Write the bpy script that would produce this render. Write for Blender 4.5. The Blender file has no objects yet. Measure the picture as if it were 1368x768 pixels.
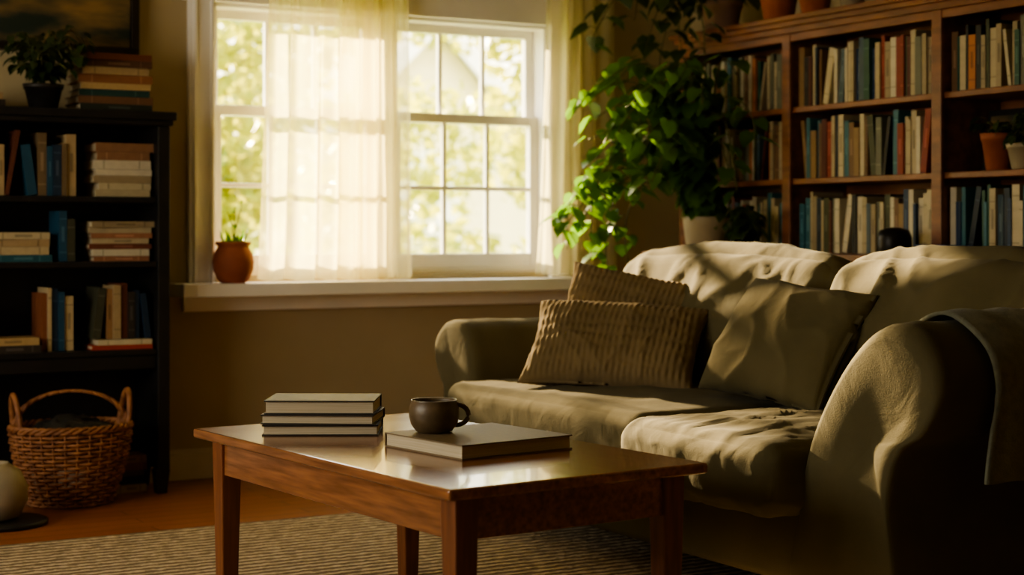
import bpy, bmesh, math, random
from mathutils import Vector, Matrix, noise
random.seed(7)
S = bpy.context.scene
COL = S.collection
R3 = Matrix.Identity(3)
def rotz(a): return Matrix.Rotation(a,3,'Z')
def srgb(r,g,b):
    f=lambda c:(c/255/12.92) if c/255<=.04045 else ((c/255+.055)/1.055)**2.4
    return (f(r),f(g),f(b),1)

# ---------------------------------------------------------------- materials
def newmat(name):
    m=bpy.data.materials.new(name); m.use_nodes=True
    nt=m.node_tree; b=nt.nodes['Principled BSDF']
    return m,nt,b
def N(nt,t,**kw):
    n=nt.nodes.new(t)
    for k,v in kw.items():
        if k in n.inputs: n.inputs[k].default_value=v
        else: setattr(n,k,v)
    return n
def plain(name,c1,c2=None,rough=.6,scale=8,stretch=(1,1,1),bump=0,bscale=60,metal=0,sheen=0,coat=0,detail=4,spec=None,ramp=(.35,.65)):
    m,nt,b=newmat(name); L=nt.links
    tc=N(nt,'ShaderNodeTexCoord'); mp=N(nt,'ShaderNodeMapping'); mp.inputs['Scale'].default_value=stretch
    L.new(tc.outputs['Object'],mp.inputs['Vector'])
    no=N(nt,'ShaderNodeTexNoise'); no.inputs['Scale'].default_value=scale; no.inputs['Detail'].default_value=detail
    L.new(mp.outputs[0],no.inputs['Vector'])
    r=N(nt,'ShaderNodeValToRGB'); r.color_ramp.elements[0].position=ramp[0]; r.color_ramp.elements[1].position=ramp[1]
    r.color_ramp.elements[0].color=c1; r.color_ramp.elements[1].color=c2 or c1
    L.new(no.outputs['Fac'],r.inputs[0]); L.new(r.outputs[0],b.inputs['Base Color'])
    b.inputs['Roughness'].default_value=rough; b.inputs['Metallic'].default_value=metal
    b.inputs['Sheen Weight'].default_value=sheen; b.inputs['Coat Weight'].default_value=coat
    if spec is not None: b.inputs['Specular IOR Level'].default_value=spec
    if bump:
        n2=N(nt,'ShaderNodeTexNoise'); n2.inputs['Scale'].default_value=bscale; L.new(mp.outputs[0],n2.inputs['Vector'])
        bp=N(nt,'ShaderNodeBump'); bp.inputs['Strength'].default_value=bump; bp.inputs['Distance'].default_value=.004
        L.new(n2.outputs['Fac'],bp.inputs['Height']); L.new(bp.outputs[0],b.inputs['Normal'])
    return m
M={}
M['wall']=plain('wall_paint',srgb(170,154,120),srgb(176,160,126),.85,3,bump=.08,bscale=150)
M['ceil']=plain('ceiling_paint',srgb(206,198,176),srgb(210,202,180),.9)
M['trim']=plain('white_trim_paint',srgb(236,232,222),srgb(242,238,230),.45,6)
M['base']=plain('baseboard_paint',srgb(200,190,166),srgb(208,198,174),.5,6)
M['black']=plain('black_painted_wood',srgb(22,20,18),srgb(30,27,24),.5,12,(1,8,1),bump=.1)
M['frame']=plain('dark_frame_wood',srgb(30,24,18),srgb(40,32,24),.35,12)
M['cherry']=plain('cherry_wood',srgb(104,63,38),srgb(136,86,54),.45,6,(4,1,4),bump=.08)
M['tablewood']=plain('walnut_table_top',srgb(118,76,48),srgb(162,108,70),.2,5,(16,1.2,16),detail=6,ramp=(.3,.7),coat=.3)
M['tableleg']=plain('walnut_table_legs',srgb(108,64,38),srgb(138,84,50),.38,5,(14,14,1),detail=5,ramp=(.3,.7))
M['terra']=plain('terracotta',srgb(140,76,50),srgb(164,94,64),.75,9,bump=.1)
M['terra2']=plain('weathered_terracotta',srgb(130,100,80),srgb(150,118,92),.8,9,bump=.1)
M['cream']=plain('cream_ceramic',srgb(150,136,110),srgb(166,152,124),.5,8)
M['soil']=plain('soil',srgb(35,26,18),srgb(52,38,26),.95,60,bump=.5)
M['mug']=plain('stoneware_glaze',srgb(88,74,52),srgb(112,94,68),.4,20,bump=.05)
M['coffee']=plain('coffee',srgb(30,16,8),None,.1)
M['page']=plain('paper_pages',srgb(184,170,140),srgb(202,188,160),.9,5,(1,1,120))
M['wicker']=plain('wicker',srgb(128,82,50),srgb(174,118,74),.6,30,bump=.2)
M['darkcloth']=plain('dark_cloth',srgb(40,36,26),srgb(54,48,34),.95,12,bump=.3)
M['throw']=plain('grey_throw_wool',srgb(104,104,86),srgb(120,120,100),.95,40,bump=.5,bscale=180,sheen=.1)
M['stem']=plain('plant_stem',srgb(70,84,34),srgb(92,84,44),.6)
M['metal']=plain('dark_metal',srgb(28,26,24),None,.4,metal=.6)
M['lawn']=plain('lawn',srgb(120,140,50),srgb(160,170,80),.9,1.5)
M['siding']=plain('pale_house_siding',srgb(236,222,176),srgb(244,230,186),.8,1,(1,1,14))
M['roof']=plain('grey_roof_shingle',srgb(150,150,140),srgb(176,174,160),.9,6)
M['trunk']=plain('tree_bark',srgb(70,54,36),srgb(98,76,50),.9,14,(1,1,.3),bump=.5)

def fabric(name,c1,c2,wr=.3):
    m=plain(name,c1,c2,.95,5,bump=0,sheen=.03,spec=.1); nt=m.node_tree;L=nt.links;b=nt.nodes['Principled BSDF']
    tc=N(nt,'ShaderNodeTexCoord')
    n1=N(nt,'ShaderNodeTexNoise'); n1.inputs['Scale'].default_value=300; n1.inputs['Detail'].default_value=3
    n2=N(nt,'ShaderNodeTexNoise'); n2.inputs['Scale'].default_value=9; n2.inputs['Detail'].default_value=3; n2.inputs['Distortion'].default_value=1.0
    L.new(tc.outputs['Object'],n1.inputs['Vector']); L.new(tc.outputs['Object'],n2.inputs['Vector'])
    b1=N(nt,'ShaderNodeBump'); b1.inputs['Strength'].default_value=.3; b1.inputs['Distance'].default_value=.0015
    b2=N(nt,'ShaderNodeBump'); b2.inputs['Strength'].default_value=wr; b2.inputs['Distance'].default_value=.01
    L.new(n1.outputs['Fac'],b1.inputs['Height']); L.new(n2.outputs['Fac'],b2.inputs['Height'])
    L.new(b2.outputs[0],b1.inputs['Normal']); L.new(b1.outputs[0],b.inputs['Normal'])
    return m
M['sofa']=fabric('grey_olive_linen',srgb(88,81,57),srgb(97,89,64),.3)
M['pillow']=fabric('ribbed_khaki_knit',srgb(112,96,68),srgb(126,108,78),.1)

def vcol(name,rough=.7):
    m,nt,b=newmat(name); a=N(nt,'ShaderNodeVertexColor'); a.layer_name='Col'
    no=N(nt,'ShaderNodeTexNoise'); no.inputs['Scale'].default_value=30
    mx=N(nt,'ShaderNodeMixRGB'); mx.blend_type='MULTIPLY'; mx.inputs[0].default_value=.3
    nt.links.new(a.outputs[0],mx.inputs[1]); nt.links.new(no.outputs['Fac'],mx.inputs[2])
    nt.links.new(mx.outputs[0],b.inputs['Base Color']); b.inputs['Roughness'].default_value=rough
    return m
M['book']=vcol('book_covers',.6)
M['art']=plain('oil_painting',srgb(34,48,40),srgb(140,112,68),.5,4,(1,1,3))

def leafmat(name,c1,c2,trans,tc1):
    m,nt,b=newmat(name);L=nt.links
    oi=N(nt,'ShaderNodeTexCoord'); no=N(nt,'ShaderNodeTexNoise'); no.inputs['Scale'].default_value=9
    L.new(oi.outputs['Object'],no.inputs['Vector'])
    r=N(nt,'ShaderNodeValToRGB'); r.color_ramp.elements[0].position=.35;r.color_ramp.elements[1].position=.65
    r.color_ramp.elements[0].color=c1;r.color_ramp.elements[1].color=c2
    L.new(no.outputs['Fac'],r.inputs[0]);L.new(r.outputs[0],b.inputs['Base Color']); b.inputs['Roughness'].default_value=.35
    t=N(nt,'ShaderNodeBsdfTranslucent'); t.inputs['Color'].default_value=tc1
    mx=N(nt,'ShaderNodeMixShader'); mx.inputs[0].default_value=trans
    out=nt.nodes['Material Output']
    L.new(b.outputs[0],mx.inputs[1]);L.new(t.outputs[0],mx.inputs[2]);L.new(mx.outputs[0],out.inputs['Surface'])
    return m
M['leaf']=leafmat('pothos_leaf',srgb(44,76,28),srgb(78,112,40),.42,srgb(112,154,42))
M['leafd']=leafmat('dark_foliage',srgb(34,50,24),srgb(56,72,34),.25,srgb(80,110,40))
M['tree']=leafmat('tree_leaves',srgb(86,114,34),srgb(170,168,60),.55,srgb(194,192,62))

# sheer curtain
m,nt,b=newmat('sheer_curtain_voile');L=nt.links
nt.nodes.remove(b)
tp=N(nt,'ShaderNodeBsdfTransparent');tp.inputs[0].default_value=(1,.97,.90,1)
tl=N(nt,'ShaderNodeBsdfTranslucent');tl.inputs[0].default_value=srgb(242,235,186)
df=N(nt,'ShaderNodeBsdfDiffuse');df.inputs[0].default_value=srgb(234,224,184)
m1=N(nt,'ShaderNodeMixShader');m1.inputs[0].default_value=.36
m2=N(nt,'ShaderNodeMixShader')
tc=N(nt,'ShaderNodeTexCoord');no=N(nt,'ShaderNodeTexNoise');no.inputs['Scale'].default_value=5
mr=N(nt,'ShaderNodeMapRange');mr.inputs[3].default_value=.50;mr.inputs[4].default_value=.62
L.new(tc.outputs['Object'],no.inputs['Vector']);L.new(no.outputs['Fac'],mr.inputs[0]);L.new(mr.outputs[0],m2.inputs[0])
L.new(tl.outputs[0],m1.inputs[1]);L.new(df.outputs[0],m1.inputs[2])
L.new(tp.outputs[0],m2.inputs[1]);L.new(m1.outputs[0],m2.inputs[2]);L.new(m2.outputs[0],nt.nodes['Material Output'].inputs['Surface'])
M['sheer']=m
# glass
m,nt,b=newmat('window_glass');L=nt.links;nt.nodes.remove(b)
tp=N(nt,'ShaderNodeBsdfTransparent');gl=N(nt,'ShaderNodeBsdfGlossy');gl.inputs['Roughness'].default_value=.02
mx=N(nt,'ShaderNodeMixShader');mx.inputs[0].default_value=.04
L.new(tp.outputs[0],mx.inputs[1]);L.new(gl.outputs[0],mx.inputs[2]);L.new(mx.outputs[0],nt.nodes['Material Output'].inputs['Surface'])
M['glass']=m
# floor planks
m,nt,b=newmat('oak_floor_planks');L=nt.links
tc=N(nt,'ShaderNodeTexCoord');br=N(nt,'ShaderNodeTexBrick')
br.inputs['Color1'].default_value=srgb(176,110,66);br.inputs['Color2'].default_value=srgb(144,88,52);br.inputs['Mortar'].default_value=srgb(50,26,14)
br.inputs['Scale'].default_value=1;br.inputs['Brick Width'].default_value=1.1;br.inputs['Row Height'].default_value=.085;br.inputs['Mortar Size'].default_value=.002
mp=N(nt,'ShaderNodeMapping');mp.inputs['Scale'].default_value=(2,26,1);no=N(nt,'ShaderNodeTexNoise');no.inputs['Scale'].default_value=3;no.inputs['Detail'].default_value=6
mx=N(nt,'ShaderNodeMixRGB');mx.blend_type='MULTIPLY';mx.inputs[0].default_value=.5
rr=N(nt,'ShaderNodeValToRGB');rr.color_ramp.elements[0].color=(.45,.4,.36,1);rr.color_ramp.elements[0].position=.3;rr.color_ramp.elements[1].position=.7
L.new(tc.outputs['Object'],br.inputs['Vector']);L.new(tc.outputs['Object'],mp.inputs[0]);L.new(mp.outputs[0],no.inputs['Vector'])
L.new(no.outputs['Fac'],rr.inputs[0]);L.new(br.outputs['Color'],mx.inputs[1]);L.new(rr.outputs[0],mx.inputs[2]);L.new(mx.outputs[0],b.inputs['Base Color'])
b.inputs['Roughness'].default_value=.33
M['floor']=m
# jute rug: braided rows
m,nt,b=newmat('braided_jute');L=nt.links
tc=N(nt,'ShaderNodeTexCoord')
wv=N(nt,'ShaderNodeTexWave');wv.bands_direction='Y';wv.inputs['Scale'].default_value=7.5;wv.inputs['Distortion'].default_value=2.2;wv.inputs['Detail'].default_value=2;wv.inputs['Detail Scale'].default_value=5
nx_=N(nt,'ShaderNodeTexNoise');nx_.inputs['Scale'].default_value=36;nx_.inputs['Detail'].default_value=4
mpx=N(nt,'ShaderNodeMapping');mpx.inputs['Scale'].default_value=(1,.7,1)
ml=N(nt,'ShaderNodeMath');ml.operation='MULTIPLY'
rr=N(nt,'ShaderNodeValToRGB');rr.color_ramp.elements[0].color=srgb(122,102,74);rr.color_ramp.elements[0].position=.06;rr.color_ramp.elements[1].color=srgb(210,188,150);rr.color_ramp.elements[1].position=.5
bp=N(nt,'ShaderNodeBump');bp.inputs['Strength'].default_value=1;bp.inputs['Distance'].default_value=.014
L.new(tc.outputs['Object'],wv.inputs[0]);L.new(tc.outputs['Object'],mpx.inputs[0]);L.new(mpx.outputs[0],nx_.inputs[0])
L.new(wv.outputs['Fac'],ml.inputs[0]);L.new(nx_.outputs['Fac'],ml.inputs[1]);L.new(ml.outputs[0],rr.inputs[0]);L.new(rr.outputs[0],b.inputs['Base Color'])
L.new(ml.outputs[0],bp.inputs['Height']);L.new(bp.outputs[0],b.inputs['Normal']);b.inputs['Roughness'].default_value=1
M['rug']=m

# ---------------------------------------------------------------- mesh builder
class MB:
    def __init__(s): s.v=[];s.f=[];s.c=[];s.m=[];s.sm=[]
    def add(s,vs,fs,col=(1,1,1,1),mi=0,smooth=False):
        o=len(s.v); s.v+= [tuple(v) for v in vs]
        for f in fs: s.f.append([i+o for i in f]); s.c.append(col); s.m.append(mi); s.sm.append(smooth)
    def box(s,c,size,R=R3,col=(1,1,1,1),mi=0,taper=1):
        hx,hy,hz=size[0]/2,size[1]/2,size[2]/2; c=Vector(c); vs=[]
        for z in (-1,1):
            k=taper if z<0 else 1
            for x,y in ((-1,-1),(1,-1),(1,1),(-1,1)): vs.append(c+R@Vector((x*hx*k,y*hy*k,z*hz)))
        s.add(vs,[(3,2,1,0),(4,5,6,7),(0,1,5,4),(1,2,6,5),(2,3,7,6),(3,0,4,7)],col,mi)
    def bx(s,x0,x1,y0,y1,z0,z1,mi=0,col=(1,1,1,1)):
        s.box(((x0+x1)/2,(y0+y1)/2,(z0+z1)/2),(x1-x0,y1-y0,z1-z0),R3,col,mi)
    def lathe(s,c,prof,n=36,mi=0,R=R3):
        c=Vector(c);vs=[];fs=[]
        for r,z in prof:
            for i in range(n):
                a=2*math.pi*i/n; vs.append(c+R@Vector((r*math.cos(a),r*math.sin(a),z)))
        for j in range(len(prof)-1):
            for i in range(n):
                k=(i+1)%n; fs.append((j*n+i,j*n+k,(j+1)*n+k,(j+1)*n+i))
        s.add(vs,fs,mi=mi,smooth=True)
        if prof[0][0]>.001: s.add(vs[:n],[list(range(n))[::-1]],mi=mi)
        if prof[-1][0]>.001: s.add(vs[-n:],[list(range(n))],mi=mi)
    def tube(s,pts,r,n=6,mi=0,closed=False):
        pts=[Vector(p) for p in pts];m=len(pts);vs=[];fs=[]
        for i,p in enumerate(pts):
            a=pts[(i-1)%m] if (closed or i>0) else p; b=pts[(i+1)%m] if (closed or i<m-1) else p
            t=(b-a).normalized(); u=t.cross(Vector((0,0,1)))
            if u.length<.05: u=t.cross(Vector((1,0,0)))
            u.normalize(); w=t.cross(u); rr=r[i] if isinstance(r,(list,tuple)) else r
            for k in range(n):
                q=2*math.pi*k/n; vs.append(p+u*math.cos(q)*rr+w*math.sin(q)*rr)
        for i in range(m if closed else m-1):
            j=(i+1)%m
            for k in range(n): l=(k+1)%n; fs.append((i*n+k,i*n+l,j*n+l,j*n+k))
        if not closed: fs.append(list(range(n))); fs.append([ (m-1)*n+k for k in range(n)])
        s.add(vs,fs,mi=mi,smooth=True)
    def leaf(s,p,d,nrm,L,W,mi=0):
        d=d.normalized(); side=d.cross(nrm)
        if side.length<.01: side=d.cross(Vector((1,0,.1)))
        side.normalize(); up=side.cross(d)
        def q(a,b,c): return p+d*a*L+side*b*W+up*c*L
        vs=[q(0,0,0),q(.35,0,-.05),q(.7,0,-.07),q(1.05,0,-.22),q(-.08,.3,.06),q(.2,.52,.07),q(.6,.42,.02),q(-.08,-.3,.06),q(.2,-.52,.07),q(.6,-.42,.02)]
        s.add(vs,[(0,1,5,4),(1,2,6,5),(2,3,6),(0,7,8,1),(1,8,9,2),(2,9,3)],mi=mi,smooth=True)
    def obj(s,name,mats,bevel=0,parent=None,loc=None,rot=None,seg=2):
        me=bpy.data.meshes.new(name); me.from_pydata(s.v,[],s.f)
        for mm in mats: me.materials.append(mm)
        me.polygons.foreach_set('material_index',s.m); me.polygons.foreach_set('use_smooth',s.sm)
        ca=me.color_attributes.new('Col','FLOAT_COLOR','CORNER'); buf=[]
        for f,c in zip(s.f,s.c): buf+=list(c)*len(f)
        ca.data.foreach_set('color',buf); me.update()
        o=bpy.data.objects.new(name,me); COL.objects.link(o)
        if bevel:
            b=o.modifiers.new('bevel','BEVEL'); b.width=bevel;b.segments=seg;b.limit_method='ANGLE'
        if loc: o.location=loc
        if rot is not None: o.rotation_euler=rot
        if parent: o.parent=parent
        return o
def empty(name,loc=(0,0,0)):
    e=bpy.data.objects.new(name,None); COL.objects.link(e); e.location=loc; e.empty_display_size=.1; return e

# ---------------------------------------------------------------- room shell
X0,X1,Y0,Y1,H=-1.6,4.46,-1.3,6.1,2.5
b=MB();b.bx(X0-.15,X1+.15,Y0-.15,Y1+.15,-.1,0);b.obj('floor',[M['floor']])
b=MB();b.bx(X0-.15,X1+.15,Y0-.15,Y1+.15,H,H+.1);b.obj('ceiling',[M['ceil']])
WX0,WX1,WZ0,WZ1=2.18,3.70,.78,1.84
b=MB()
b.bx(X0-.15,WX0,Y1,Y1+.15,0,H);b.bx(WX1,X1+.15,Y1,Y1+.15,0,H);b.bx(WX0,WX1,Y1,Y1+.15,0,WZ0);b.bx(WX0,WX1,Y1,Y1+.15,WZ1,H)
b.obj('wall_back',[M['wall']])
b=MB();b.bx(X1,X1+.15,Y0,Y1,0,H);b.obj('wall_right',[M['wall']])
# left wall with an added, unseen window opening for soft fill light
LY0,LY1,LZ0,LZ1=2.4,4.9,.75,2.0
b=MB();b.bx(X0-.15,X0,Y0,LY0,0,H);b.bx(X0-.15,X0,LY1,Y1,0,H);b.bx(X0-.15,X0,LY0,LY1,0,LZ0);b.bx(X0-.15,X0,LY0,LY1,LZ1,H);b.obj('wall_left',[M['wall']])
b=MB()
for z in (LZ0,LZ1-.06): b.bx(X0-.12,X0-.05,LY0,LY1,z,z+.06)
for i in range(3): yy=LY0+(LY1-LY0-.06)*i/2; b.bx(X0-.12,X0-.05,yy,yy+.06,LZ0+.06,LZ1-.06)
b.bx(X0-.05,X0+.015,LY0-.08,LY1+.08,LZ1,LZ1+.1);b.bx(X0,X0+.08,LY0-.08,LY1+.08,LZ0-.04,LZ0);b.obj('fill_window',[M['trim']],.003)
b=MB();b.bx(X0-.15,X1+.15,Y0-.15,Y0,0,H);b.obj('wall_front',[M['wall']])
b=MB();b.bx(X0,X1,6.082,6.1,0,.10);b.bx(X0,X1,6.088,6.1,.10,.118);b.obj('baseboard_back',[M['base']],.003)
b=MB();b.bx(X0,X0+.018,Y0,6.08,0,.11);b.obj('baseboard_left',[M['base']],.003)

# window
b=MB()
b.bx(2.08,2.18,6.072,6.1,.755,1.94);b.bx(3.70,3.80,6.072,6.1,.755,1.94);b.bx(2.06,3.82,6.066,6.1,1.84,1.96)
b.bx(2.095,2.11,6.06,6.075,.755,1.9);b.bx(2.165,2.178,6.062,6.075,.755,1.86)
b.bx(2.01,3.84,5.93,6.18,.705,.755)          # stool
b.bx(2.06,3.80,6.074,6.1,.645,.705)          # apron
b.bx(2.18,2.20,6.1,6.25,.755,1.84);b.bx(3.68,3.70,6.1,6.25,.755,1.84);b.bx(2.18,3.70,6.1,6.25,1.825,1.84);b.bx(2.18,3.70,6.14,6.25,.755,.80)
b.bx(2.90,2.98,6.10,6.23,.78,1.84)
for a,c in ((2.2,2.90),(2.98,3.68)):
    for (z0,z1,y,rows) in ((.80,1.45,6.15,2),(1.41,1.83,6.19,1)):
        w=.038
        b.bx(a,a+w,y,y+.035,z0,z1);b.bx(c-w,c,y,y+.035,z0,z1)
        b.bx(a+w,c-w,y,y+.035,z0,z0+.06 if rows==2 else z0+.04);b.bx(a+w,c-w,y,y+.035,z1-.04,z1)
        for i in (1,2):
            xx=a+w+(c-a-2*w)*i/3; b.bx(xx-.009,xx+.009,y+.005,y+.03,z0+.03,z1-.03)
        if rows==2:
            zz=(z0+z1)/2+.01; b.bx(a+w,c-w,y+.006,y+.029,zz-.009,zz+.009)
wf=b.obj('frame',[M['trim']],.003)
g=MB();g.bx(2.2,3.68,6.172,6.176,.8,1.43);g.bx(2.2,3.68,6.21,6.214,1.42,1.83);go=g.obj('glass',[M['glass']])
we=empty('window_1');wf.parent=we;go.parent=we

# curtains
def curtain(name,xb0,xb1,xt0,xt1,y,zb,folds,seed,amp=.022):
    b=MB();nx,nz=170,36;vs=[];fs=[]
    for j in range(nz+1):
        tz=j/nz; z=zb+(1.992-zb)*tz
        for i in range(nx+1):
            s=i/nx
            xa=xb0+(xb1-xb0)*s; xt=xt0+(xt1-xt0)*s
            k=tz**.7; x=xa*(1-k)+xt*k
            ph=folds*2*math.pi*s+1.3*math.sin(seed+s*7)
            yy=y+amp*math.sin(ph)*(.75+.25*math.sin(3*tz+seed))+.010*math.sin(ph*2.3+seed*2+tz*1.5)+.006*noise.noise(Vector((s*9,tz*5,seed)))
            x+=.014*math.cos(ph)
            vs.append((x,yy,z+(.004*math.sin(ph) if j==0 else 0)))
    for j in range(nz):
        for i in range(nx): a=j*(nx+1)+i; fs.append((a,a+1,a+nx+2,a+nx+1))
    b.add(vs,fs,smooth=True); return b.obj(name,[M['sheer']])
curtain('curtain',2.335,2.84,2.39,2.84,6.005,.765,5,1.0,.036)
curtain('curtain',2.66,3.02,2.69,3.00,6.02,.765,4.3,2.2,.032)
curtain('curtain',3.57,3.97,3.63,3.96,6.0,.77,4,3.1,.032)
b=MB();b.tube([(1.95,6.01,2.005),(4.1,6.01,2.005)],.011,12)
for x in (1.95,4.1): b.lathe((x,6.01,2.005),[(.0,-.025),(.02,-.012),(.022,0),(.02,.012),(0,.025)],16)
for x in (2.0,4.05): b.bx(x-.008,x+.008,6.01,6.1,1.99,2.0)
b.obj('curtain_rod',[M['metal']])

# ---------------------------------------------------------------- exterior
b=MB();b.bx(-30,50,6.4,70,-.5,-.4);b.obj('lawn_ground',[M['lawn']])
def tree(name,blobs,trunks,n_per,size=(.05,.11)):
    b=MB()
    for t in trunks: b.tube(t,[.09,.07,.04][:len(t)],8,mi=1)
    for (x,y,z,rx,ry,rz,k) in blobs:
        for _ in range(int(n_per*k)):
            while True:
                p=Vector((random.uniform(-1,1),random.uniform(-1,1),random.uniform(-1,1)))
                if p.length<=1 and p.length>.25: break
            c=Vector((x+p.x*rx,y+p.y*ry,z+p.z*rz))
            d=Vector((random.gauss(0,1),random.gauss(0,1),random.gauss(0,.7)-.3)).normalized()
            s_=d.cross(Vector((random.gauss(0,1),random.gauss(0,1),random.gauss(0,1)))).normalized()
            a=random.uniform(*size)
            b.add([c-d*a,c+s_*a*.5,c+d*a,c-s_*a*.5],[(0,1,2,3)])
    return b.obj(name,[M['tree'],M['trunk']])
tree('garden_tree',[(4.7,12.9,2.1,.8,.7,.9,1.5),(5.4,13.2,2.7,.8,.6,.4,.5),(3.7,13,1.8,.8,.7,.8,.8),(4.5,12.9,1.2,.8,.4,.5,1)],
     [[(4.3,13,-.4),(4.4,13,1.0),(4.7,13,2.2)]],850)
tree('garden_tree',[(8.1,13.2,2.5,.7,.7,.7,.8),(8.3,13.2,1.6,.7,.7,.6,.9),(7.3,13.4,2.9,.9,.6,.3,.4),(9.6,13.3,2.2,1,.8,1.1,1.3)],
     [[(8.5,13.1,-.4),(8.4,13.1,1.0),(8.2,13.2,2.4)]],800)
tree('garden_tree',[(6.2,15.4,3.1,1.3,.7,.45,.5),(7.9,15.6,1.75,.9,.7,.5,.6),(8.0,15.7,2.3,.9,.6,.3,.3),(5.8,15.4,1.8,.7,.7,.5,.4)],
     [[(6.4,15.5,-.4),(6.4,15.5,1.2),(6.3,15.4,2.8)]],700)
tree('garden_hedge',[(x,11.6+.15*math.sin(x*3),.2+.12*math.sin(x*2.1),.75,.45,.72,1) for x in [1.5,2.5,3.5,4.5,5.4,6.3,7.2,8.1,9,10,11]],[],750)
tree('garden_tree',[(x,20+1.2*math.sin(x*2),1.6+.5*math.sin(x*1.7),1.6,1,1.1,.7) for x in [2,4,6,8,10,12,15,17]],[[(15,20,-.4),(15,20,2),(15,20,3)]],800,(.08,.18))
b=MB()
hx,hy,hw,ez,az=13.3,26,3.0,1.7,4.7
prof=[(-hw,-.4),(hw,-.4),(hw,ez),(0,az),(-hw,ez)]
vs=[(hx+p[0],hy,p[1]) for p in prof]+[(hx+p[0],hy+7,p[1]) for p in prof]
b.add(vs,[(0,1,2,3,4),(9,8,7,6,5),(0,5,6,1),(1,6,7,2),(4,9,5,0)])
for sg in (-1,1):
    R=Matrix.Rotation(sg*math.radians(45),3,'Y')
    b.box((hx+sg*1.6,hy+3.4,3.16),(4.8,7.6,.14),R,mi=1)
    b.box((hx+sg*1.6,hy-.44,3.1),(4.8,.05,.3),R,mi=2)
b.bx(hx-.6,hx+.6,hy-.06,hy+.02,.8,2.4,mi=2)
b.obj('neighbour_house',[M['siding'],M['roof'],M['trim']])

# ---------------------------------------------------------------- books
CREAM=[srgb(196,182,148),srgb(180,164,130),srgb(206,196,170),srgb(160,142,110)]
MIX=CREAM*3+[srgb(150,120,80),srgb(120,90,60),srgb(40,62,90),srgb(30,46,60),srgb(60,110,120),srgb(140,52,36),srgb(66,70,44),srgb(32,30,28),srgb(90,40,30),srgb(180,110,60),srgb(70,90,100),srgb(110,110,90),srgb(46,86,70)]
DARKMIX=[srgb(28,50,72),srgb(140,84,52),srgb(196,174,132),srgb(50,44,38),srgb(160,122,82),srgb(30,76,100),srgb(120,100,72),srgb(180,156,116),srgb(104,58,40),srgb(70,70,52)]
def book(b,c,T,Hh,D,R,col):
    """upright book: thickness T (local x), depth D (local y, spine at -y), height Hh"""
    c=Vector(c);t=.003
    b.box(c+R@Vector((-T/2+t/2,0,0)),(t,D,Hh),R,col,0);b.box(c+R@Vector((T/2-t/2,0,0)),(t,D,Hh),R,col,0)
    b.box(c+R@Vector((0,-D/2+t/2,0)),(T-2*t,t,Hh),R,col,0)
    b.box(c+R@Vector((0,-.001,0)),(T-2*t-.0002,D-2*t-.003,Hh-.008),R,(1,1,1,1),1)
    c2=tuple(min(1,x*1.5+.04) for x in col[:3])+(1,) if sum(col[:3])<.6 else tuple(x*.6 for x in col[:3])+(1,)
    if random.random()<.5:
        for zz in (random.choice([.3,.34]),-.32): b.box(c+R@Vector((0,-D/2-.0004,zz*Hh)),(T*.9,.0012,.004),R,c2,0)
    if T>.018 and random.random()<.45: b.box(c+R@Vector((0,-D/2-.0004,.04*Hh)),(T*.35,.0012,Hh*.3),R,c2,0)
def row(b,start,length,dirv,spine,z,hr,pal,tr=(.012,.034),dr=(.13,.17),lean_p=.08):
    """row of upright books from start along dirv; spines face direction spine"""
    d=Vector(dirv);sp=Vector(spine);base=Matrix((tuple(d),tuple(-sp),(0,0,1))).transposed()
    if base.determinant()<0: base=Matrix((tuple(-d),tuple(-sp),(0,0,1))).transposed()
    x=0
    while True:
        T=random.uniform(*tr);h=random.uniform(*hr);D=random.uniform(*dr)
        lean=0
        if random.random()<lean_p: lean=random.choice((-1,1))*random.uniform(.1,.2)
        ext=T+abs(math.sin(lean))*h
        if x+ext>length: break
        R=base@Matrix.Rotation(lean,3,'Y')
        zc=z+.001+(h*math.cos(lean)+T*abs(math.sin(lean)))/2
        p=Vector(start)+d*(x+ext/2)-sp*(D/2+random.uniform(0,.015))
        book(b,(p.x,p.y,zc),T,h,D,R,random.choice(pal))
        x+=ext+.001
def stack(b,c,n,z,w,d,ang,pal,th=(.018,.03)):
    for i in range(n):
        T=random.uniform(*th);ww=w*random.uniform(.86,1);dd=d*random.uniform(.88,1)
        a=ang+random.uniform(-.05,.05)
        R=rotz(a)@Matrix.Rotation(math.radians(90),3,'Y')
        p=Vector((c[0]+random.uniform(-.006,.006),c[1]+random.uniform(-.005,.005),z+T/2))
        book(b,p,T,ww,dd,R,pal[i] if isinstance(pal,tuple) else random.choice(pal)); z+=T+.0006
    return z

# ---------------------------------------------------------------- left black bookcase
bx0,bx1,by0,by1=1.02,1.915,5.80,6.075
b=MB()
b.bx(bx0-.02,bx1+.02,by0-.02,by1,1.355,1.385)
b.bx(bx0-.01,bx1+.01,by0-.01,by1,1.335,1.355)
for x in (bx0,bx1-.045): b.bx(x,x+.045,by0,by1,0.09,1.335)
for z in (1.077,.845,.528): b.bx(bx0+.045,bx1-.045,by0+.01,by1-.012,z-.022,z)
b.bx(bx0+.045,bx1-.045,by1-.012,by1,.09,1.335)
b.bx(bx0+.045,bx1-.045,by0+.02,by0+.04,.455,.506)
for x in (bx0,bx1-.05):
    b.box((x+.025,by0+.03,.045),(.055,.055,.09),taper=.7);b.box((x+.025,by1-.03,.045),(.055,.055,.09),taper=.7)
b.bx(bx0+.045,bx1-.045,by1-.03,by1-.012,.09,.14)
b.obj('black_bookcase',[M['black']],.004)
b=MB();sp=(0,-1,0);D1=(1,0,0)
row(b,(1.07,5.82,0),.53,D1,sp,1.077,(.17,.23),DARKMIX,lean_p=.12)
stack(b,(1.755,5.92,0),7,1.077,.22,.17,0,CREAM+[srgb(150,110,80)],(.022,.032))
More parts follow.
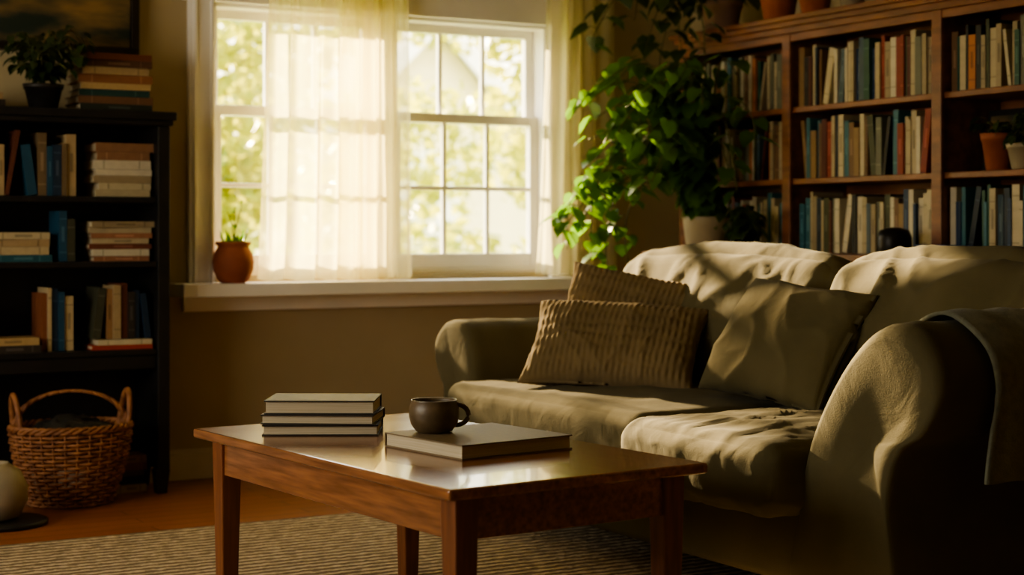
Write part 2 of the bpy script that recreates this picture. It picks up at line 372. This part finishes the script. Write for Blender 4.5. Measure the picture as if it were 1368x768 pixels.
stack(b,(1.39,5.92,0),4,.845,.22,.17,0,(srgb(40,90,100),srgb(190,170,130),srgb(176,150,110),srgb(200,184,146)),(.022,.03))
row(b,(1.525,5.84,0),.085,D1,sp,.845,(.15,.18),DARKMIX,lean_p=0)
row(b,(1.07,5.84,0),.19,D1,sp,.845,(.15,.18),DARKMIX,lean_p=0)
stack(b,(1.75,5.92,0),7,.845,.235,.17,0,CREAM+[srgb(160,110,80),srgb(120,70,50)],(.018,.026))
row(b,(1.07,5.84,0),.18,D1,sp,.528,(.17,.2),DARKMIX)
stack(b,(1.36,5.90,0),2,.528,.2,.15,0,(srgb(60,50,40),srgb(190,160,110)),(.02,.026))
row(b,(1.47,5.85,0),.16,D1,sp,.528,(.18,.225),DARKMIX,lean_p=.25)
z=stack(b,(1.755,5.90,0),2,.528,.22,.16,0,(srgb(170,60,30),srgb(210,196,160)),(.016,.02))
row(b,(1.645,5.84,0),.215,D1,sp,z,(.16,.2),DARKMIX,lean_p=.2)
b.obj('shelf_books',[M['book'],M['page']])
b=MB();stack(b,(1.79,5.95,0),5,0.002,.14,.12,0,DARKMIX,(.02,.03));b.obj('book_stack',[M['book'],M['page']])
b=MB();z=stack(b,(1.735,5.94,0),8,1.386,.28,.18,0,(srgb(50,56,46),srgb(120,84,56),srgb(36,70,64),srgb(190,160,112),srgb(150,100,66),srgb(186,160,120),srgb(96,66,44),srgb(120,70,48)),(.022,.03))
b.obj('book_stack',[M['book'],M['page']])
b=MB();stack(b,(1.25,5.93,0),2,1.386,.18,.15,0,(srgb(60,50,40),srgb(170,140,100)),(.02,.03));b.obj('book_stack',[M['book'],M['page']])

# painting
b=MB();b.bx(1.15,1.88,6.07,6.1,1.61,2.12,0);b.bx(1.18,1.85,6.064,6.071,1.64,2.09,1)
for (a,c,d,e) in ((1.15,1.88,1.61,1.64),(1.15,1.88,2.09,2.12),(1.15,1.18,1.64,2.09),(1.85,1.88,1.64,2.09)): b.bx(a,c,6.05,6.072,d,e,0)
b.obj('framed_painting',[M['frame'],M['art']],.003)

# ---------------------------------------------------------------- plants helper
YMAX=6.03
def inside_case(v): # keep foliage out of the wooden bookcase and wall
    return (v.x>4.115 and 2.5<v.y<5.74 and v.z<1.79) or (v.x>3.92 and v.y<5.74 and v.z<.873)
def potprof(r,h,lip=.012): return [(r*.68,0),(r*.72,.002),(r*.95,h*.8),(r,h*.8),(r+lip*.3,h),(r-.008,h),(r*.86,h*.86),(.001,h*.86)]
def vine(b,pts,ls=.07,step=.035,lm=1,sm=0,r=.0025,spread=1.0):
    pts=[Vector(p) for p in pts]
    P=[pts[0]]+pts+[pts[-1]];out=[]
    for i in range(1,len(P)-2):
        n=max(2,int((P[i+1]-P[i]).length/.02))
        for k in range(n):
            t=k/n;a,bb,c,d=P[i-1],P[i],P[i+1],P[i+2]
            out.append(.5*((2*bb)+(c-a)*t+(2*a-5*bb+4*c-d)*t*t+(3*bb-a-3*c+d)*t**3))
    out.append(pts[-1])
    for o in out:
        o.y=min(o.y,YMAX-.02); o.x=min(o.x,4.42)
    b.tube(out,r,5,mi=sm)
    acc=0
    for i in range(1,len(out)):
        acc+=(out[i]-out[i-1]).length
        if acc>=step:
            acc=0;p=out[i]
            for tries in range(3):
                a=random.uniform(0,2*math.pi);o=Vector((math.cos(a),math.sin(a),random.uniform(-.3,.6))).normalized()
                q=p+o*random.uniform(.015,.05)*spread
                d=(o+Vector((0,0,-.75))).normalized();nr=(o+Vector((0,0,.9))+Vector((random.gauss(0,.3),random.gauss(0,.3),0))).normalized()
                L=ls*random.uniform(.65,1.15);tip=q+d*L*1.1
                if max(tip.y,q.y)>YMAX or max(tip.x,q.x)>4.43: continue
                if p.x>3.2 and (inside_case(tip+Vector((.02,0,0))) or inside_case(q)): continue
                b.tube([p,(p+q)/2+Vector((0,0,.006)),q],.0014,4,mi=sm)
                b.leaf(q,d,nr,L,L*.85,lm)
                break
def arcs(b,c,n,reach,up,ls,seed,lm=1,step=.035,dirs=(0,2*math.pi)):
    random.seed(seed)
    for _ in range(n):
        a=random.uniform(*dirs);rr=reach*random.uniform(.4,1);uu=up*random.uniform(.35,1)
        dx,dy=math.cos(a)*rr,math.sin(a)*rr
        vine(b,[c,(c[0]+dx*.3,c[1]+dy*.3,c[2]+uu*.75),(c[0]+dx*.7,c[1]+dy*.7,c[2]+uu),(c[0]+dx,c[1]+dy,c[2]+uu*.72)],ls,step,lm)

# plant on the black bookcase
b=MB();c=(1.475,5.865,1.386);b.lathe(c,potprof(.068,.085),mi=2)
arcs(b,(c[0],c[1],c[2]+.08),42,.15,.2,.04,3,1,.02)
b.obj('potted_plant',[M['stem'],M['leafd'],M['black']])
# terracotta pot on sill
b=MB();c=(2.225,5.985,.756)
b.lathe(c,[(.045,0),(.06,.012),(.076,.05),(.079,.08),(.074,.11),(.062,.132),(.058,.14),(.067,.146),(.067,.158),(.056,.158),(.052,.14),(.001,.138)],mi=0)
random.seed(11)
for i in range(34):
    a=random.uniform(0,6.28);l=random.uniform(.03,.085);p=Vector((c[0]+math.cos(a)*.02,c[1]+math.sin(a)*.02,c[2]+.137))
    d=Vector((math.cos(a)*.8,math.sin(a)*.5,1.0));b.leaf(p,d,Vector((math.cos(a),math.sin(a),-.3)),l,.014,1)
for i in range(3): 
    vine(b,[(c[0],c[1],c[2]+.14),(c[0]-.01+.01*i,c[1]-.01,c[2]+.22),(c[0]-.03+.03*i,c[1]-.02,c[2]+.27+.02*i)],.016,.03,1,2,.0012,.3)
b.obj('succulent_in_terracotta_pot',[M['terra'],M['leaf'],M['stem']])

# ---------------------------------------------------------------- right bookcase
fx=4.14;b=MB();cuts=[5.70,5.02,4.21,3.40,2.59]
b.bx(4.425,4.455,2.59,5.70,.0,1.74,0)
for i,y in enumerate(cuts):
    b.bx(fx,4.425,y-.016,y+.016,.87,1.72);b.bx(fx-.012,fx+.004,y-.024,y+.024,.87,1.72)
for i in range(4):
    y1,y0=cuts[i]-.016,cuts[i+1]+.016
    for z in (1.157,1.435): b.bx(fx+.006,4.425,y0,y1,z-.022,z)
    b.bx(fx-.008,fx+.006,y0,y1,1.69,1.72)
b.bx(fx-.02,4.455,2.57,5.72,1.72,1.745);b.bx(fx-.035,4.455,2.555,5.735,1.745,1.765);b.bx(fx-.05,4.455,2.54,5.75,1.765,1.785)
b.bx(3.93,4.455,2.57,5.72,.845,.87)
b.bx(3.96,4.455,2.59,5.70,.08,.845);b.bx(3.99,4.455,2.6,5.69,0,.08)
for i in range(4):
    y1,y0=cuts[i]-.03,cuts[i+1]+.03;mid=(y0+y1)/2
    for a,c in ((y0,mid-.004),(mid+.004,y1)):
        b.bx(3.942,3.96,a,a+.05,.12,.82);b.bx(3.942,3.96,c-.05,c,.12,.82);b.bx(3.942,3.96,a+.05,c-.05,.12,.17);b.bx(3.942,3.96,a+.05,c-.05,.77,.82);b.bx(3.952,3.96,a+.05,c-.05,.17,.77)
    for yy in (mid-.03,mid+.03): b.box((3.934,yy,.6),(.016,.016,.016))
b.obj('wooden_bookcase',[M['cherry']],.003)
random.seed(21)
b=MB();sp=(-1,0,0);dd=(0,-1,0)
def rrow(y1,y0,z,hr,lp=.05): row(b,(4.165,y1,0),y1-y0,dd,sp,z,hr,MIX,(.012,.032),(.14,.19),lp)
for (a,c) in ((5.68,5.045),(4.99,4.235),):
    rrow(a,c,1.435,(.19,.235));rrow(a,c,1.157,(.18,.235));rrow(a,c,.87,(.18,.24))
rrow(4.185,3.43,1.435,(.18,.235));rrow(3.75,3.43,1.157,(.18,.235));rrow(4.185,3.43,.87,(.17,.24))
for z in (.87,1.157,1.435): rrow(3.37,2.62,z,(.18,.235))
b.obj('shelf_books',[M['book'],M['page']])
b=MB();R=Matrix.Rotation(math.radians(10),3,'Y');b.box((4.33,4.09,1.157+.112),(.014,.16,.215),R,mi=0);b.box((4.321,4.09,1.157+.113),(.006,.12,.17),R,mi=1);b.obj('small_picture_frame',[M['black'],M['art']])
def inside_case0(v): return False
def pot(name,c,r,h,mat,n,reach,up,ls,seed,lm='leafd'):
    global inside_case
    keep=inside_case; inside_case=inside_case0
    b=MB();b.lathe(c,potprof(r,h),mi=2);b.lathe((c[0],c[1],c[2]+h*.86),[(r*.8,0),(r*.4,.006),(.001,.008)],mi=3)
    if n: arcs(b,(c[0],c[1],c[2]+h*.9),n,reach,up,ls,seed,1,.018)
    b.obj(name,[M['stem'],M[lm],M[mat],M['soil']])
    inside_case=keep
pot('potted_succulent',(4.21,4.00,1.158),.058,.125,'terra',12,.07,.06,.035,5)
pot('potted_succulent',(4.19,3.865,1.158),.06,.085,'cream',18,.08,.11,.035,6)
random.seed(5)
for i,(y,r,h,mt) in enumerate(((5.15,.08,.13,'terra'),(4.93,.07,.12,'terra'),(4.72,.05,.06,'cream'),(4.50,.08,.14,'terra'))):
    pot('terracotta_pot' if mt=='terra' else 'ceramic_bowl',(4.20,y,1.786),r,h,mt,12 if i in(0,3) else 0,.12,.12,.05,40+i)
# ledge items
pot('small_houseplant',(4.02,5.14,.871),.045,.07,'black',26,.075,.11,.05,9)
b=MB();b.lathe((4.02,4.30,.871),[(.055,0),(.06,.01),(.06,.06),(.05,.085),(.02,.095),(.001,.096)]);b.obj('round_speaker',[M['metal']])
b=MB();stack(b,(4.02,4.06,0),2,.871,.17,.12,math.radians(90),(srgb(30,60,110),srgb(50,90,150)),(.014,.02));b.obj('blue_notebooks',[M['book'],M['page']])

# pothos
random.seed(31)
b=MB();c=(4.03,5.40,.871)
b.lathe(c,[(.072,0),(.08,.004),(.097,.13),(.101,.14),(.093,.142),(.088,.12),(.001,.12)],mi=2)
top=(c[0],c[1],c[2]+.12)
for i in range(40):
    ex=random.uniform(3.62,4.05);ey=random.uniform(5.2,5.85);ez=random.uniform(1.12,1.58)
    mx_=(top[0]-.01+(ex-top[0])*.5,top[1]+(ey-top[1])*.5,min(1.62,max(ez,1.25)+random.uniform(.02,.12)))
    vine(b,[top,(top[0]-.02,top[1]+.01,1.12),mx_,(ex,ey,ez)],.088,.042)
trail=[[(3.9,5.5,1.45),(3.72,5.55,1.42),(3.6,5.58,1.2),(3.56,5.6,.95)],
 [(3.9,5.5,1.3),(3.7,5.55,1.25),(3.55,5.6,1.05),(3.48,5.6,.98)],
 [(3.9,5.5,1.2),(3.72,5.55,1.15),(3.66,5.58,.9),(3.68,5.55,.72)],
 [(3.92,5.5,1.25),(3.75,5.5,1.1),(3.70,5.5,.95),(3.72,5.5,.8)],
 [(3.9,5.5,1.15),(3.65,5.6,1.14),(3.52,5.62,1.08),(3.5,5.62,.88)],
 [(3.9,5.5,1.2),(3.7,5.6,1.2),(3.56,5.62,1.12),(3.46,5.62,1.0)],
 [(3.88,5.5,1.3),(3.74,5.55,1.3),(3.62,5.6,1.12),(3.60,5.6,.84)],
 [(3.92,5.5,1.5),(3.8,5.5,1.5),(3.68,5.52,1.35),(3.63,5.55,1.15)],
 [(3.98,5.4,1.4),(4.0,5.25,1.4),(4.0,5.18,1.2),(4.0,5.16,1.1)],
 [(3.98,5.4,1.45),(4.01,5.2,1.48),(4.01,5.08,1.4),(4.0,5.05,1.28)]]
for t in trail:
    vine(b,[top,(top[0]-.02,top[1]+.02,1.13)]+t,.085,.034)
b.obj('trailing_pothos_plant',[M['stem'],M['leaf'],M['cream']])
b=MB();c=(4.22,5.55,1.786);b.lathe(c,potprof(.09,.13),mi=2);tp=(c[0],c[1],c[2]+.11)
random.seed(8)
for t in [[(4.05,5.6,1.98),(3.95,5.62,1.88),(3.9,5.65,1.7)],[(4.05,5.55,1.95),(4.0,5.55,1.8),(4.0,5.5,1.62)],[(4.05,5.7,1.98),(3.85,5.75,1.95),(3.72,5.75,1.78),(3.7,5.75,1.7)],
          [(4.05,5.45,1.95),(3.98,5.4,1.85)],[(4.0,5.6,1.9),(3.9,5.5,1.92)],[(4.15,5.7,2.05),(4.0,5.8,2.0),(3.95,5.8,1.85)],
          [(4.05,5.6,1.95),(3.96,5.6,1.75),(3.92,5.58,1.6)],[(4.05,5.5,1.95),(4.03,5.42,1.78),(4.02,5.4,1.62)]]:
    vine(b,[tp]+t,.085,.035)
arcs(b,tp,12,.22,.2,.08,12,1,.04)
b.obj('trailing_pothos_plant',[M['stem'],M['leafd'],M['terra2']])

# ---------------------------------------------------------------- rug, table
b=MB();b.bx(.2,3.1,1.6,5.04,0.001,.012);b.obj('jute_rug',[M['rug']],.004)
tb=empty('coffee_table',(1.774,3.46,0.0125));tb.rotation_euler=(0,0,math.radians(4.6))
W,Lg=.665,1.22
b=MB();b.bx(-W/2,W/2,-Lg/2,Lg/2,.414,.4375);b.obj('top',[M['tablewood']],.006,tb,seg=3)
b=MB();i=.05
for sx in (-1,1):
    for sy in (-1,1): b.box((sx*(W/2-.065),sy*(Lg/2-.065),.207),(.058,.058,.414),taper=.72)
b.obj('legs',[M['tableleg']],.004,tb)
b=MB()
for s_ in (-1,1):
    b.bx(s_*(W/2-.055)-.01,s_*(W/2-.055)+.01,-Lg/2+.09,Lg/2-.09,.325,.414)
    b.bx(-W/2+.09,W/2-.09,s_*(Lg/2-.055)-.01,s_*(Lg/2-.055)+.01,.325,.414)
b.obj('apron',[M['tablewood']],.002,tb)
ZT=.4505
b=MB();random.seed(2)
z=ZT
for (w,d,t,a,col) in ((.285,.20,.026,151,srgb(50,44,36)),(.28,.195,.024,146,srgb(64,56,44)),(.272,.185,.034,149,srgb(50,45,38))):
    R=rotz(math.radians(a))@Matrix.Rotation(math.radians(90),3,'Y');book(b,(1.66,3.82,z+t/2),t,w,d,R,col);z+=t+.0006
b.obj('stacked_hardcover_books',[M['book'],M['page']])
b=MB();R=rotz(math.radians(8+180))@Matrix.Rotation(math.radians(90),3,'Y')
book(b,(1.84,3.345,ZT+.0165),.033,.315,.305,R,srgb(130,110,80));b.obj('large_art_book',[M['book'],M['page']])
zb=ZT+.034
b=MB();c=(1.763,3.417,zb)
b.lathe(c,[(.036,0),(.042,.002),(.054,.018),(.059,.038),(.058,.058),(.053,.072),(.0545,.075),(.051,.075),(.0495,.07),(.054,.05),(.052,.03),(.04,.008),(.001,.006)],48)
b.lathe((c[0],c[1],c[2]+.060),[(.0525,0),(.001,.0005)],32,mi=1)
hd=Vector((.866,-.5,0));pts=[]
for k in range(13):
    a=math.radians(105-210*k/12);pts.append(Vector(c)+hd*(.052+.028*math.cos(a))+Vector((0,0,.040+.024*math.sin(a))))
b.tube(pts,.0058,10);b.obj('coffee_mug',[M['mug'],M['coffee']])

# ---------------------------------------------------------------- soft goods
def soft(name,size,mat,M3,loc,parent=None,r=.05,kind='box',puff=.02,wr=.006,ws=(3,3,3),seed=0,cuts=44,rib=None,sag=0,crown=0,pipe=False):
    bm=bmesh.new();bmesh.ops.create_cube(bm,size=2);bmesh.ops.subdivide_edges(bm,edges=bm.edges[:],cuts=cuts,use_grid_fill=True)
    hx,hy,hz=[q/2 for q in size];fade_={}
    for v in bm.verts:
        x,y,z=v.co
        x,y,z=[math.sin(q*math.pi/2)*.45+q*.55 for q in (x,y,z)]
        fade_[v.index]=.30+.70*(1-abs(x)**4)*(1-abs(y)**4)
        if kind=='box':
            p=Vector((x*hx,y*hy,z*hz));inn=Vector([max(-(h-r),min(h-r,q)) for q,h in zip(p,(hx,hy,hz))])
            d=p-inn
            if d.length>1e-6: p=inn+d.normalized()*r
            p.z+=(1 if z>0 else -1)*abs(z)*puff*(1-x*x)*(1-y*y)
            p.x+=x*.6*puff*(1-y*y)*(1-z*z);p.y+=y*.6*puff*(1-x*x)*(1-z*z)
            if crown:
                p.y-=crown*max(0,y)*(abs(x)**3); p.z*=1-.28*max(0,y)
        else:
            k=(max(0,1-abs(x)**3.2)*max(0,1-abs(y)**3.2))**.5
            ex=1-.07*(1-y*y)*abs(x)**2; ey=1-.07*(1-x*x)*abs(y)**2
            p=Vector((x*hx*ex,y*hy*ey,z*hz*(k*.96+.04)))
        if sag: p.z-=sag*(1-y)*.5*(x*x)
        v.co=p
    bm.normal_update();new=[]
    for v in bm.verts:
        p=v.co;o=Vector((seed*7.3,seed*3.1,seed))
        q=Vector((p.x*ws[0],p.y*ws[1],p.z*ws[2]))+o
        w=Vector((noise.noise(q*1.1),noise.noise(q*1.1+Vector((9,0,0))),0))*.6
        n1=(1-abs(noise.noise(q+w)))**6; n2=(1-abs(noise.noise(q*1.9+w*1.2+Vector((3,5,1)))))**7; n3=noise.noise(p*3+o)
        disp=(wr*((n1-.35)*1.0+(n2-.35)*.6)+wr*.5*n3)*fade_[v.index]
        if rib:
            fade=max(0,1-max(abs(p.x)/hx,abs(p.y)/hy)**8)
            a=math.sin(p.x*rib+1.6*noise.noise(p*9+o)+1.2*noise.noise(p*25+o));bb=math.sin(p.y*rib*.4+2.5*noise.noise(p*12+o));cc=noise.noise(p*60+o)
            disp+=(.0016*a+.0022*bb*(.6+.4*a)+.0016*cc)*fade
        new.append(p+v.normal*disp)
    for v,n in zip(bm.verts,new): v.co=n
    me=bpy.data.meshes.new(name);bm.to_mesh(me);bm.free();me.materials.append(mat)
    me.polygons.foreach_set('use_smooth',[True]*len(me.polygons))
    o=bpy.data.objects.new(name,me);COL.objects.link(o)
    o.matrix_world=Matrix.Translation(loc)@M3.to_4x4()
    if parent: 
        o.parent=parent
    return o
def facing(fx_,fy_,tilt,roll=0):
    f=Vector((fx_,fy_,0)).normalized();ex=Vector((0,0,1)).cross(f);a=math.radians(tilt)
    ey=(-f)*math.sin(a)+Vector((0,0,1))*math.cos(a);ez=ex.cross(ey)
    return Matrix((ex,ey,ez)).transposed()@Matrix.Rotation(math.radians(roll),3,'Z')
sofa=empty('sofa')
SF=M['sofa']
soft('base_frame',(.98,2.04,.20),SF,R3,(3.06,3.96,.195),sofa,r=.025,puff=.004,wr=.004,ws=(4,4,4),seed=1)
soft('back_frame',(.24,2.3,.68),SF,R3,(3.50,3.95,.44),sofa,r=.07,puff=.01,wr=.006,seed=2)
b=MB()
for x in (2.66,3.5):
    for y in (2.86,5.05): b.box((x,y,.055),(.06,.06,.085),taper=.75)
b.obj('feet',[M['black']],.003,sofa)
soft('seat_cushion_1',(.86,1.13,.175),SF,R3,(2.945,4.245,.370),sofa,r=.045,puff=.022,wr=.008,ws=(5,2.5,5),seed=3)
soft('seat_cushion_2',(.92,.64,.18),SF,R3,(2.90,3.355,.362),sofa,r=.05,puff=.026,wr=.011,ws=(3,9,6),seed=4,cuts=56)
soft('back_cushion_1',(1.12,.50,.22),SF,facing(-1,0,16),(3.27,4.29,.640),sofa,r=.07,puff=.06,wr=.022,ws=(3.4,2.0,2),seed=5,cuts=70,crown=.03)
soft('back_cushion_2',(.92,.50,.24),SF,facing(-1,.05,18),(3.25,3.27,.640),sofa,r=.075,puff=.06,wr=.022,ws=(3.2,2.2,2),seed=16,cuts=70,crown=.03)
def arm(name,prof,x0,x1,seed,wr=.006):
    pts=[];n=len(prof)
    for i in range(n):
        a,bq,c,d=[Vector(prof[(i+k-1)%n]) for k in range(4)]
        for k in range(8):
            t=k/8;pts.append(.5*((2*bq)+(c-a)*t+(2*a-5*bq+4*c-d)*t*t+(3*bq-a-3*c+d)*t**3))
    cen=sum(pts,Vector((0,0)))/len(pts);b=MB()
    ns=60
    secs=[(x0+.012,.0),(x0+.002,.5),(x0,.86),(x0+.003,.93),(x0+.012,.975),(x0+.03,1)]
    for k in range(1,ns): secs.append((x0+.03+(x1-x0-.06)*k/ns,1))
    secs+=[(x1-.03,1),(x1-.01,.97),(x1,.9),(x1,.0)]
    vs=[];fs=[];m_=len(pts)
    for (x,s) in secs:
        for p in pts:
            q=cen+(p-cen)*s
            co=Vector((x,q.x,q.y));o=Vector((seed,seed*2,0))
            nn=(1-abs(noise.noise(Vector((co.x*4,co.y*3,co.z*2.2))+o)))**4-.4
            out=Vector((0,(p-cen).x,(p-cen).y)).normalized()
            vs.append(co+out*nn*wr*(1 if s>.9 else 0)+Vector((nn*wr*.6*(0 if s<.3 else 1),0,0)))
    for j in range(len(secs)-1):
        for i in range(m_): k=(i+1)%m_;fs.append((j*m_+i,j*m_+k,(j+1)*m_+k,(j+1)*m_+i))
    b.add(vs,fs,smooth=True);o=b.obj(name,[SF],0,sofa);return o
arm('arm_1',[(3.08,.09),(3.065,.26),(3.03,.42),(2.965,.55),(2.87,.67),(2.77,.742),(2.68,.735),(2.61,.67),(2.595,.59),(2.64,.51),(2.71,.46),(2.745,.35),(2.75,.09)],2.545,3.56,1,.008)
arm('arm_2',[(4.86,.09),(4.86,.35),(4.87,.52),(4.92,.61),(5.00,.645),(5.09,.635),(5.155,.58),(5.16,.51),(5.12,.44),(5.09,.38),(5.10,.09)],2.66,3.56,2,.005)
soft('loose_cushion',(.50,.38,.17),SF,facing(-1,-.1,32,-5),(3.01,3.66,.635),sofa,kind='pillow',wr=.013,ws=(4,2.6,4),seed=9,cuts=60)
soft('knit_throw_pillow',(.56,.34,.16),M['pillow'],facing(-.72,-.7,44,-3),(2.865,4.32,.59),None,kind='pillow',wr=.012,ws=(3,3,3),seed=10,cuts=150,rib=330)
soft('knit_throw_pillow',(.50,.36,.14),M['pillow'],facing(-.68,-.73,26,-11),(3.035,4.47,.65),None,kind='pillow',wr=.012,ws=(3,3,3),seed=12,cuts=150,rib=330)
# throw blanket over near arm
b=MB();path=[(3.07,.47),(3.04,.53),(2.96,.63),(2.875,.705),(2.77,.768),(2.68,.762),(2.59,.69),(2.568,.59),(2.58,.50),(2.59,.40)]
pp=[];n_=len(path)
for i in range(n_-1):
    a,bq,c,d=[Vector(path[max(0,min(n_-1,i+k-1))]) for k in range(4)]
    for k in range(7):
        t=k/7;pp.append(.5*((2*bq)+(c-a)*t+(2*a-5*bq+4*c-d)*t*t+(3*bq-a-3*c+d)*t**3))
pp.append(Vector(path[-1]))
nx=26;vs=[];fs=[]
for p in pp:
    for i in range(nx+1):
        s=i/nx;x=2.70+.42*s;f=.005*math.sin(s*21+p.x*4)
        vs.append((x+.010*noise.noise(Vector((p.x*6,p.y*6,s))),p.x+(-f if p.y<.6 else 0),p.y+f*.5))
for j in range(len(pp)-1):
    for i in range(nx): a=j*(nx+1)+i;fs.append((a,a+1,a+nx+2,a+nx+1))
b.add(vs,fs,smooth=True);o=b.obj('throw_blanket',[M['throw']]);sm=o.modifiers.new('t','SOLIDIFY');sm.thickness=.008;sm.offset=1

# ---------------------------------------------------------------- basket
b=MB();c=Vector((1.545,5.76,0));random.seed(4)
def br_(z): t=z/.27;return .135+.07*math.sin(t*1.5)
ns=30
for k in range(ns):
    a=2*math.pi*k/ns;b.tube([c+Vector((math.cos(a)*br_(z),math.sin(a)*br_(z)*.8,z)) for z in (.004,.05,.1,.15,.2,.27)],.0035,6)
nr=20
for j in range(nr):
    z=.008+.255*j/(nr-1);pts=[]
    for k in range(ns*4):
        a=2*math.pi*k/(ns*4);rr=br_(z)+.008*math.cos(a*ns/2+math.pi*(j%2));pts.append(c+Vector((math.cos(a)*rr,math.sin(a)*rr*.8,z)))
    b.tube(pts,.0055,5,closed=True)
for ph in (0,2.09,4.18):
    pts=[]
    for k in range(120):
        a=2*math.pi*k/120;rr=br_(.27)+.008*math.cos(a*14+ph);pts.append(c+Vector((math.cos(a)*rr,math.sin(a)*rr*.8,.272+.008*math.sin(a*14+ph))))
    b.tube(pts,.0065,6,closed=True)
hdv=Vector((.95,-.2,0)).normalized()
for ph in (0,2.09,4.18):
    pts=[]
    for k in range(41):
        a=math.pi*k/40;r0=hdv*math.cos(a)*.19;z=.25+.145*math.sin(a)**.8
        pts.append(c+r0+Vector((.006*math.cos(k*.8+ph),.006*math.sin(k*.8+ph),z)))
    b.tube(pts,.006,6)
for sx in (-1,1):
    pts=[]
    for k in range(21):
        a=math.pi*k/20;pts.append(c+Vector((sx*.185+sx*.015*math.sin(a),.055*math.cos(a),.26+.13*math.sin(a))))
    b.tube(pts,.010,8)
b.lathe(c+Vector((0,0,.003)),[(.12,0),(.001,.001)],30)
wbe=empty('wicker_basket');b.obj('woven_body',[M['wicker']],0,wbe)
soft('cloth_lining',(.28,.22,.13),M['darkcloth'],R3,(1.545,5.76,.235),wbe,kind='pillow',wr=.02,ws=(8,8,8),seed=14,cuts=30)
b=MB();b.lathe((1.235,5.46,.0),[(.14,0),(.15,.004),(.15,.014),(.14,.018),(.001,.018)]);b.obj('round_floor_tray',[M['black']])
b=MB();b.lathe((1.215,5.46,.019),[(.05,0),(.08,.01),(.105,.06),(.105,.11),(.08,.16),(.05,.178),(.045,.185),(.04,.183),(.042,.17),(.001,.15)]);b.obj('ceramic_vase',[M['cream']])

# ---------------------------------------------------------------- light
w=bpy.data.worlds.new('sky');S.world=w;w.use_nodes=True;nt=w.node_tree;bg=nt.nodes['Background']
tc=N(nt,'ShaderNodeTexCoord');sp_=N(nt,'ShaderNodeSeparateXYZ');rr=N(nt,'ShaderNodeValToRGB')
rr.color_ramp.elements[0].position=0;rr.color_ramp.elements[0].color=(1,.91,.73,1);rr.color_ramp.elements[1].position=.6;rr.color_ramp.elements[1].color=(.88,.88,.86,1)
nt.links.new(tc.outputs['Generated'],sp_.inputs[0]);nt.links.new(sp_.outputs[2],rr.inputs[0]);nt.links.new(rr.outputs[0],bg.inputs[0]);bg.inputs[1].default_value=6.4
sd=bpy.data.lights.new('sun','SUN');sd.energy=34;sd.color=(1,.78,.46);sd.angle=math.radians(1.6)
so=bpy.data.objects.new('sun',sd);COL.objects.link(so);so.rotation_euler=Vector((.06,-1,-.31)).to_track_quat('-Z','Y').to_euler()
def portal(name,loc,rot,sx,sy):
    pd=bpy.data.lights.new(name,'AREA');pd.shape='RECTANGLE';pd.size=sx;pd.size_y=sy;pd.cycles.is_portal=True
    po=bpy.data.objects.new(name,pd);COL.objects.link(po);po.location=loc;po.rotation_euler=rot
r90=math.radians(90)
portal('window_portal',(2.94,6.24,1.31),(-r90,0,0),1.52,1.06)
portal('window_portal',(X0-.14,(LY0+LY1)/2,(LZ0+LZ1)/2),(r90,0,-r90),LY1-LY0,LZ1-LZ0)  # sky sampling through the added fill opening on the left

# ---------------------------------------------------------------- camera
cd=bpy.data.cameras.new('camera');co=bpy.data.objects.new('camera',cd);COL.objects.link(co)
co.location=(0,0,.95);co.rotation_euler=(math.radians(90),0,math.radians(-30))
cd.sensor_width=36;cd.lens=36*2200/1368;cd.shift_y=-74/1368;cd.clip_start=.05
cd.dof.use_dof=True;cd.dof.focus_distance=4.1;cd.dof.aperture_fstop=2.8
S.camera=co
S.view_settings.view_transform='AgX'
S.view_settings.look='AgX - Medium High Contrast'
S.view_settings.exposure=.55
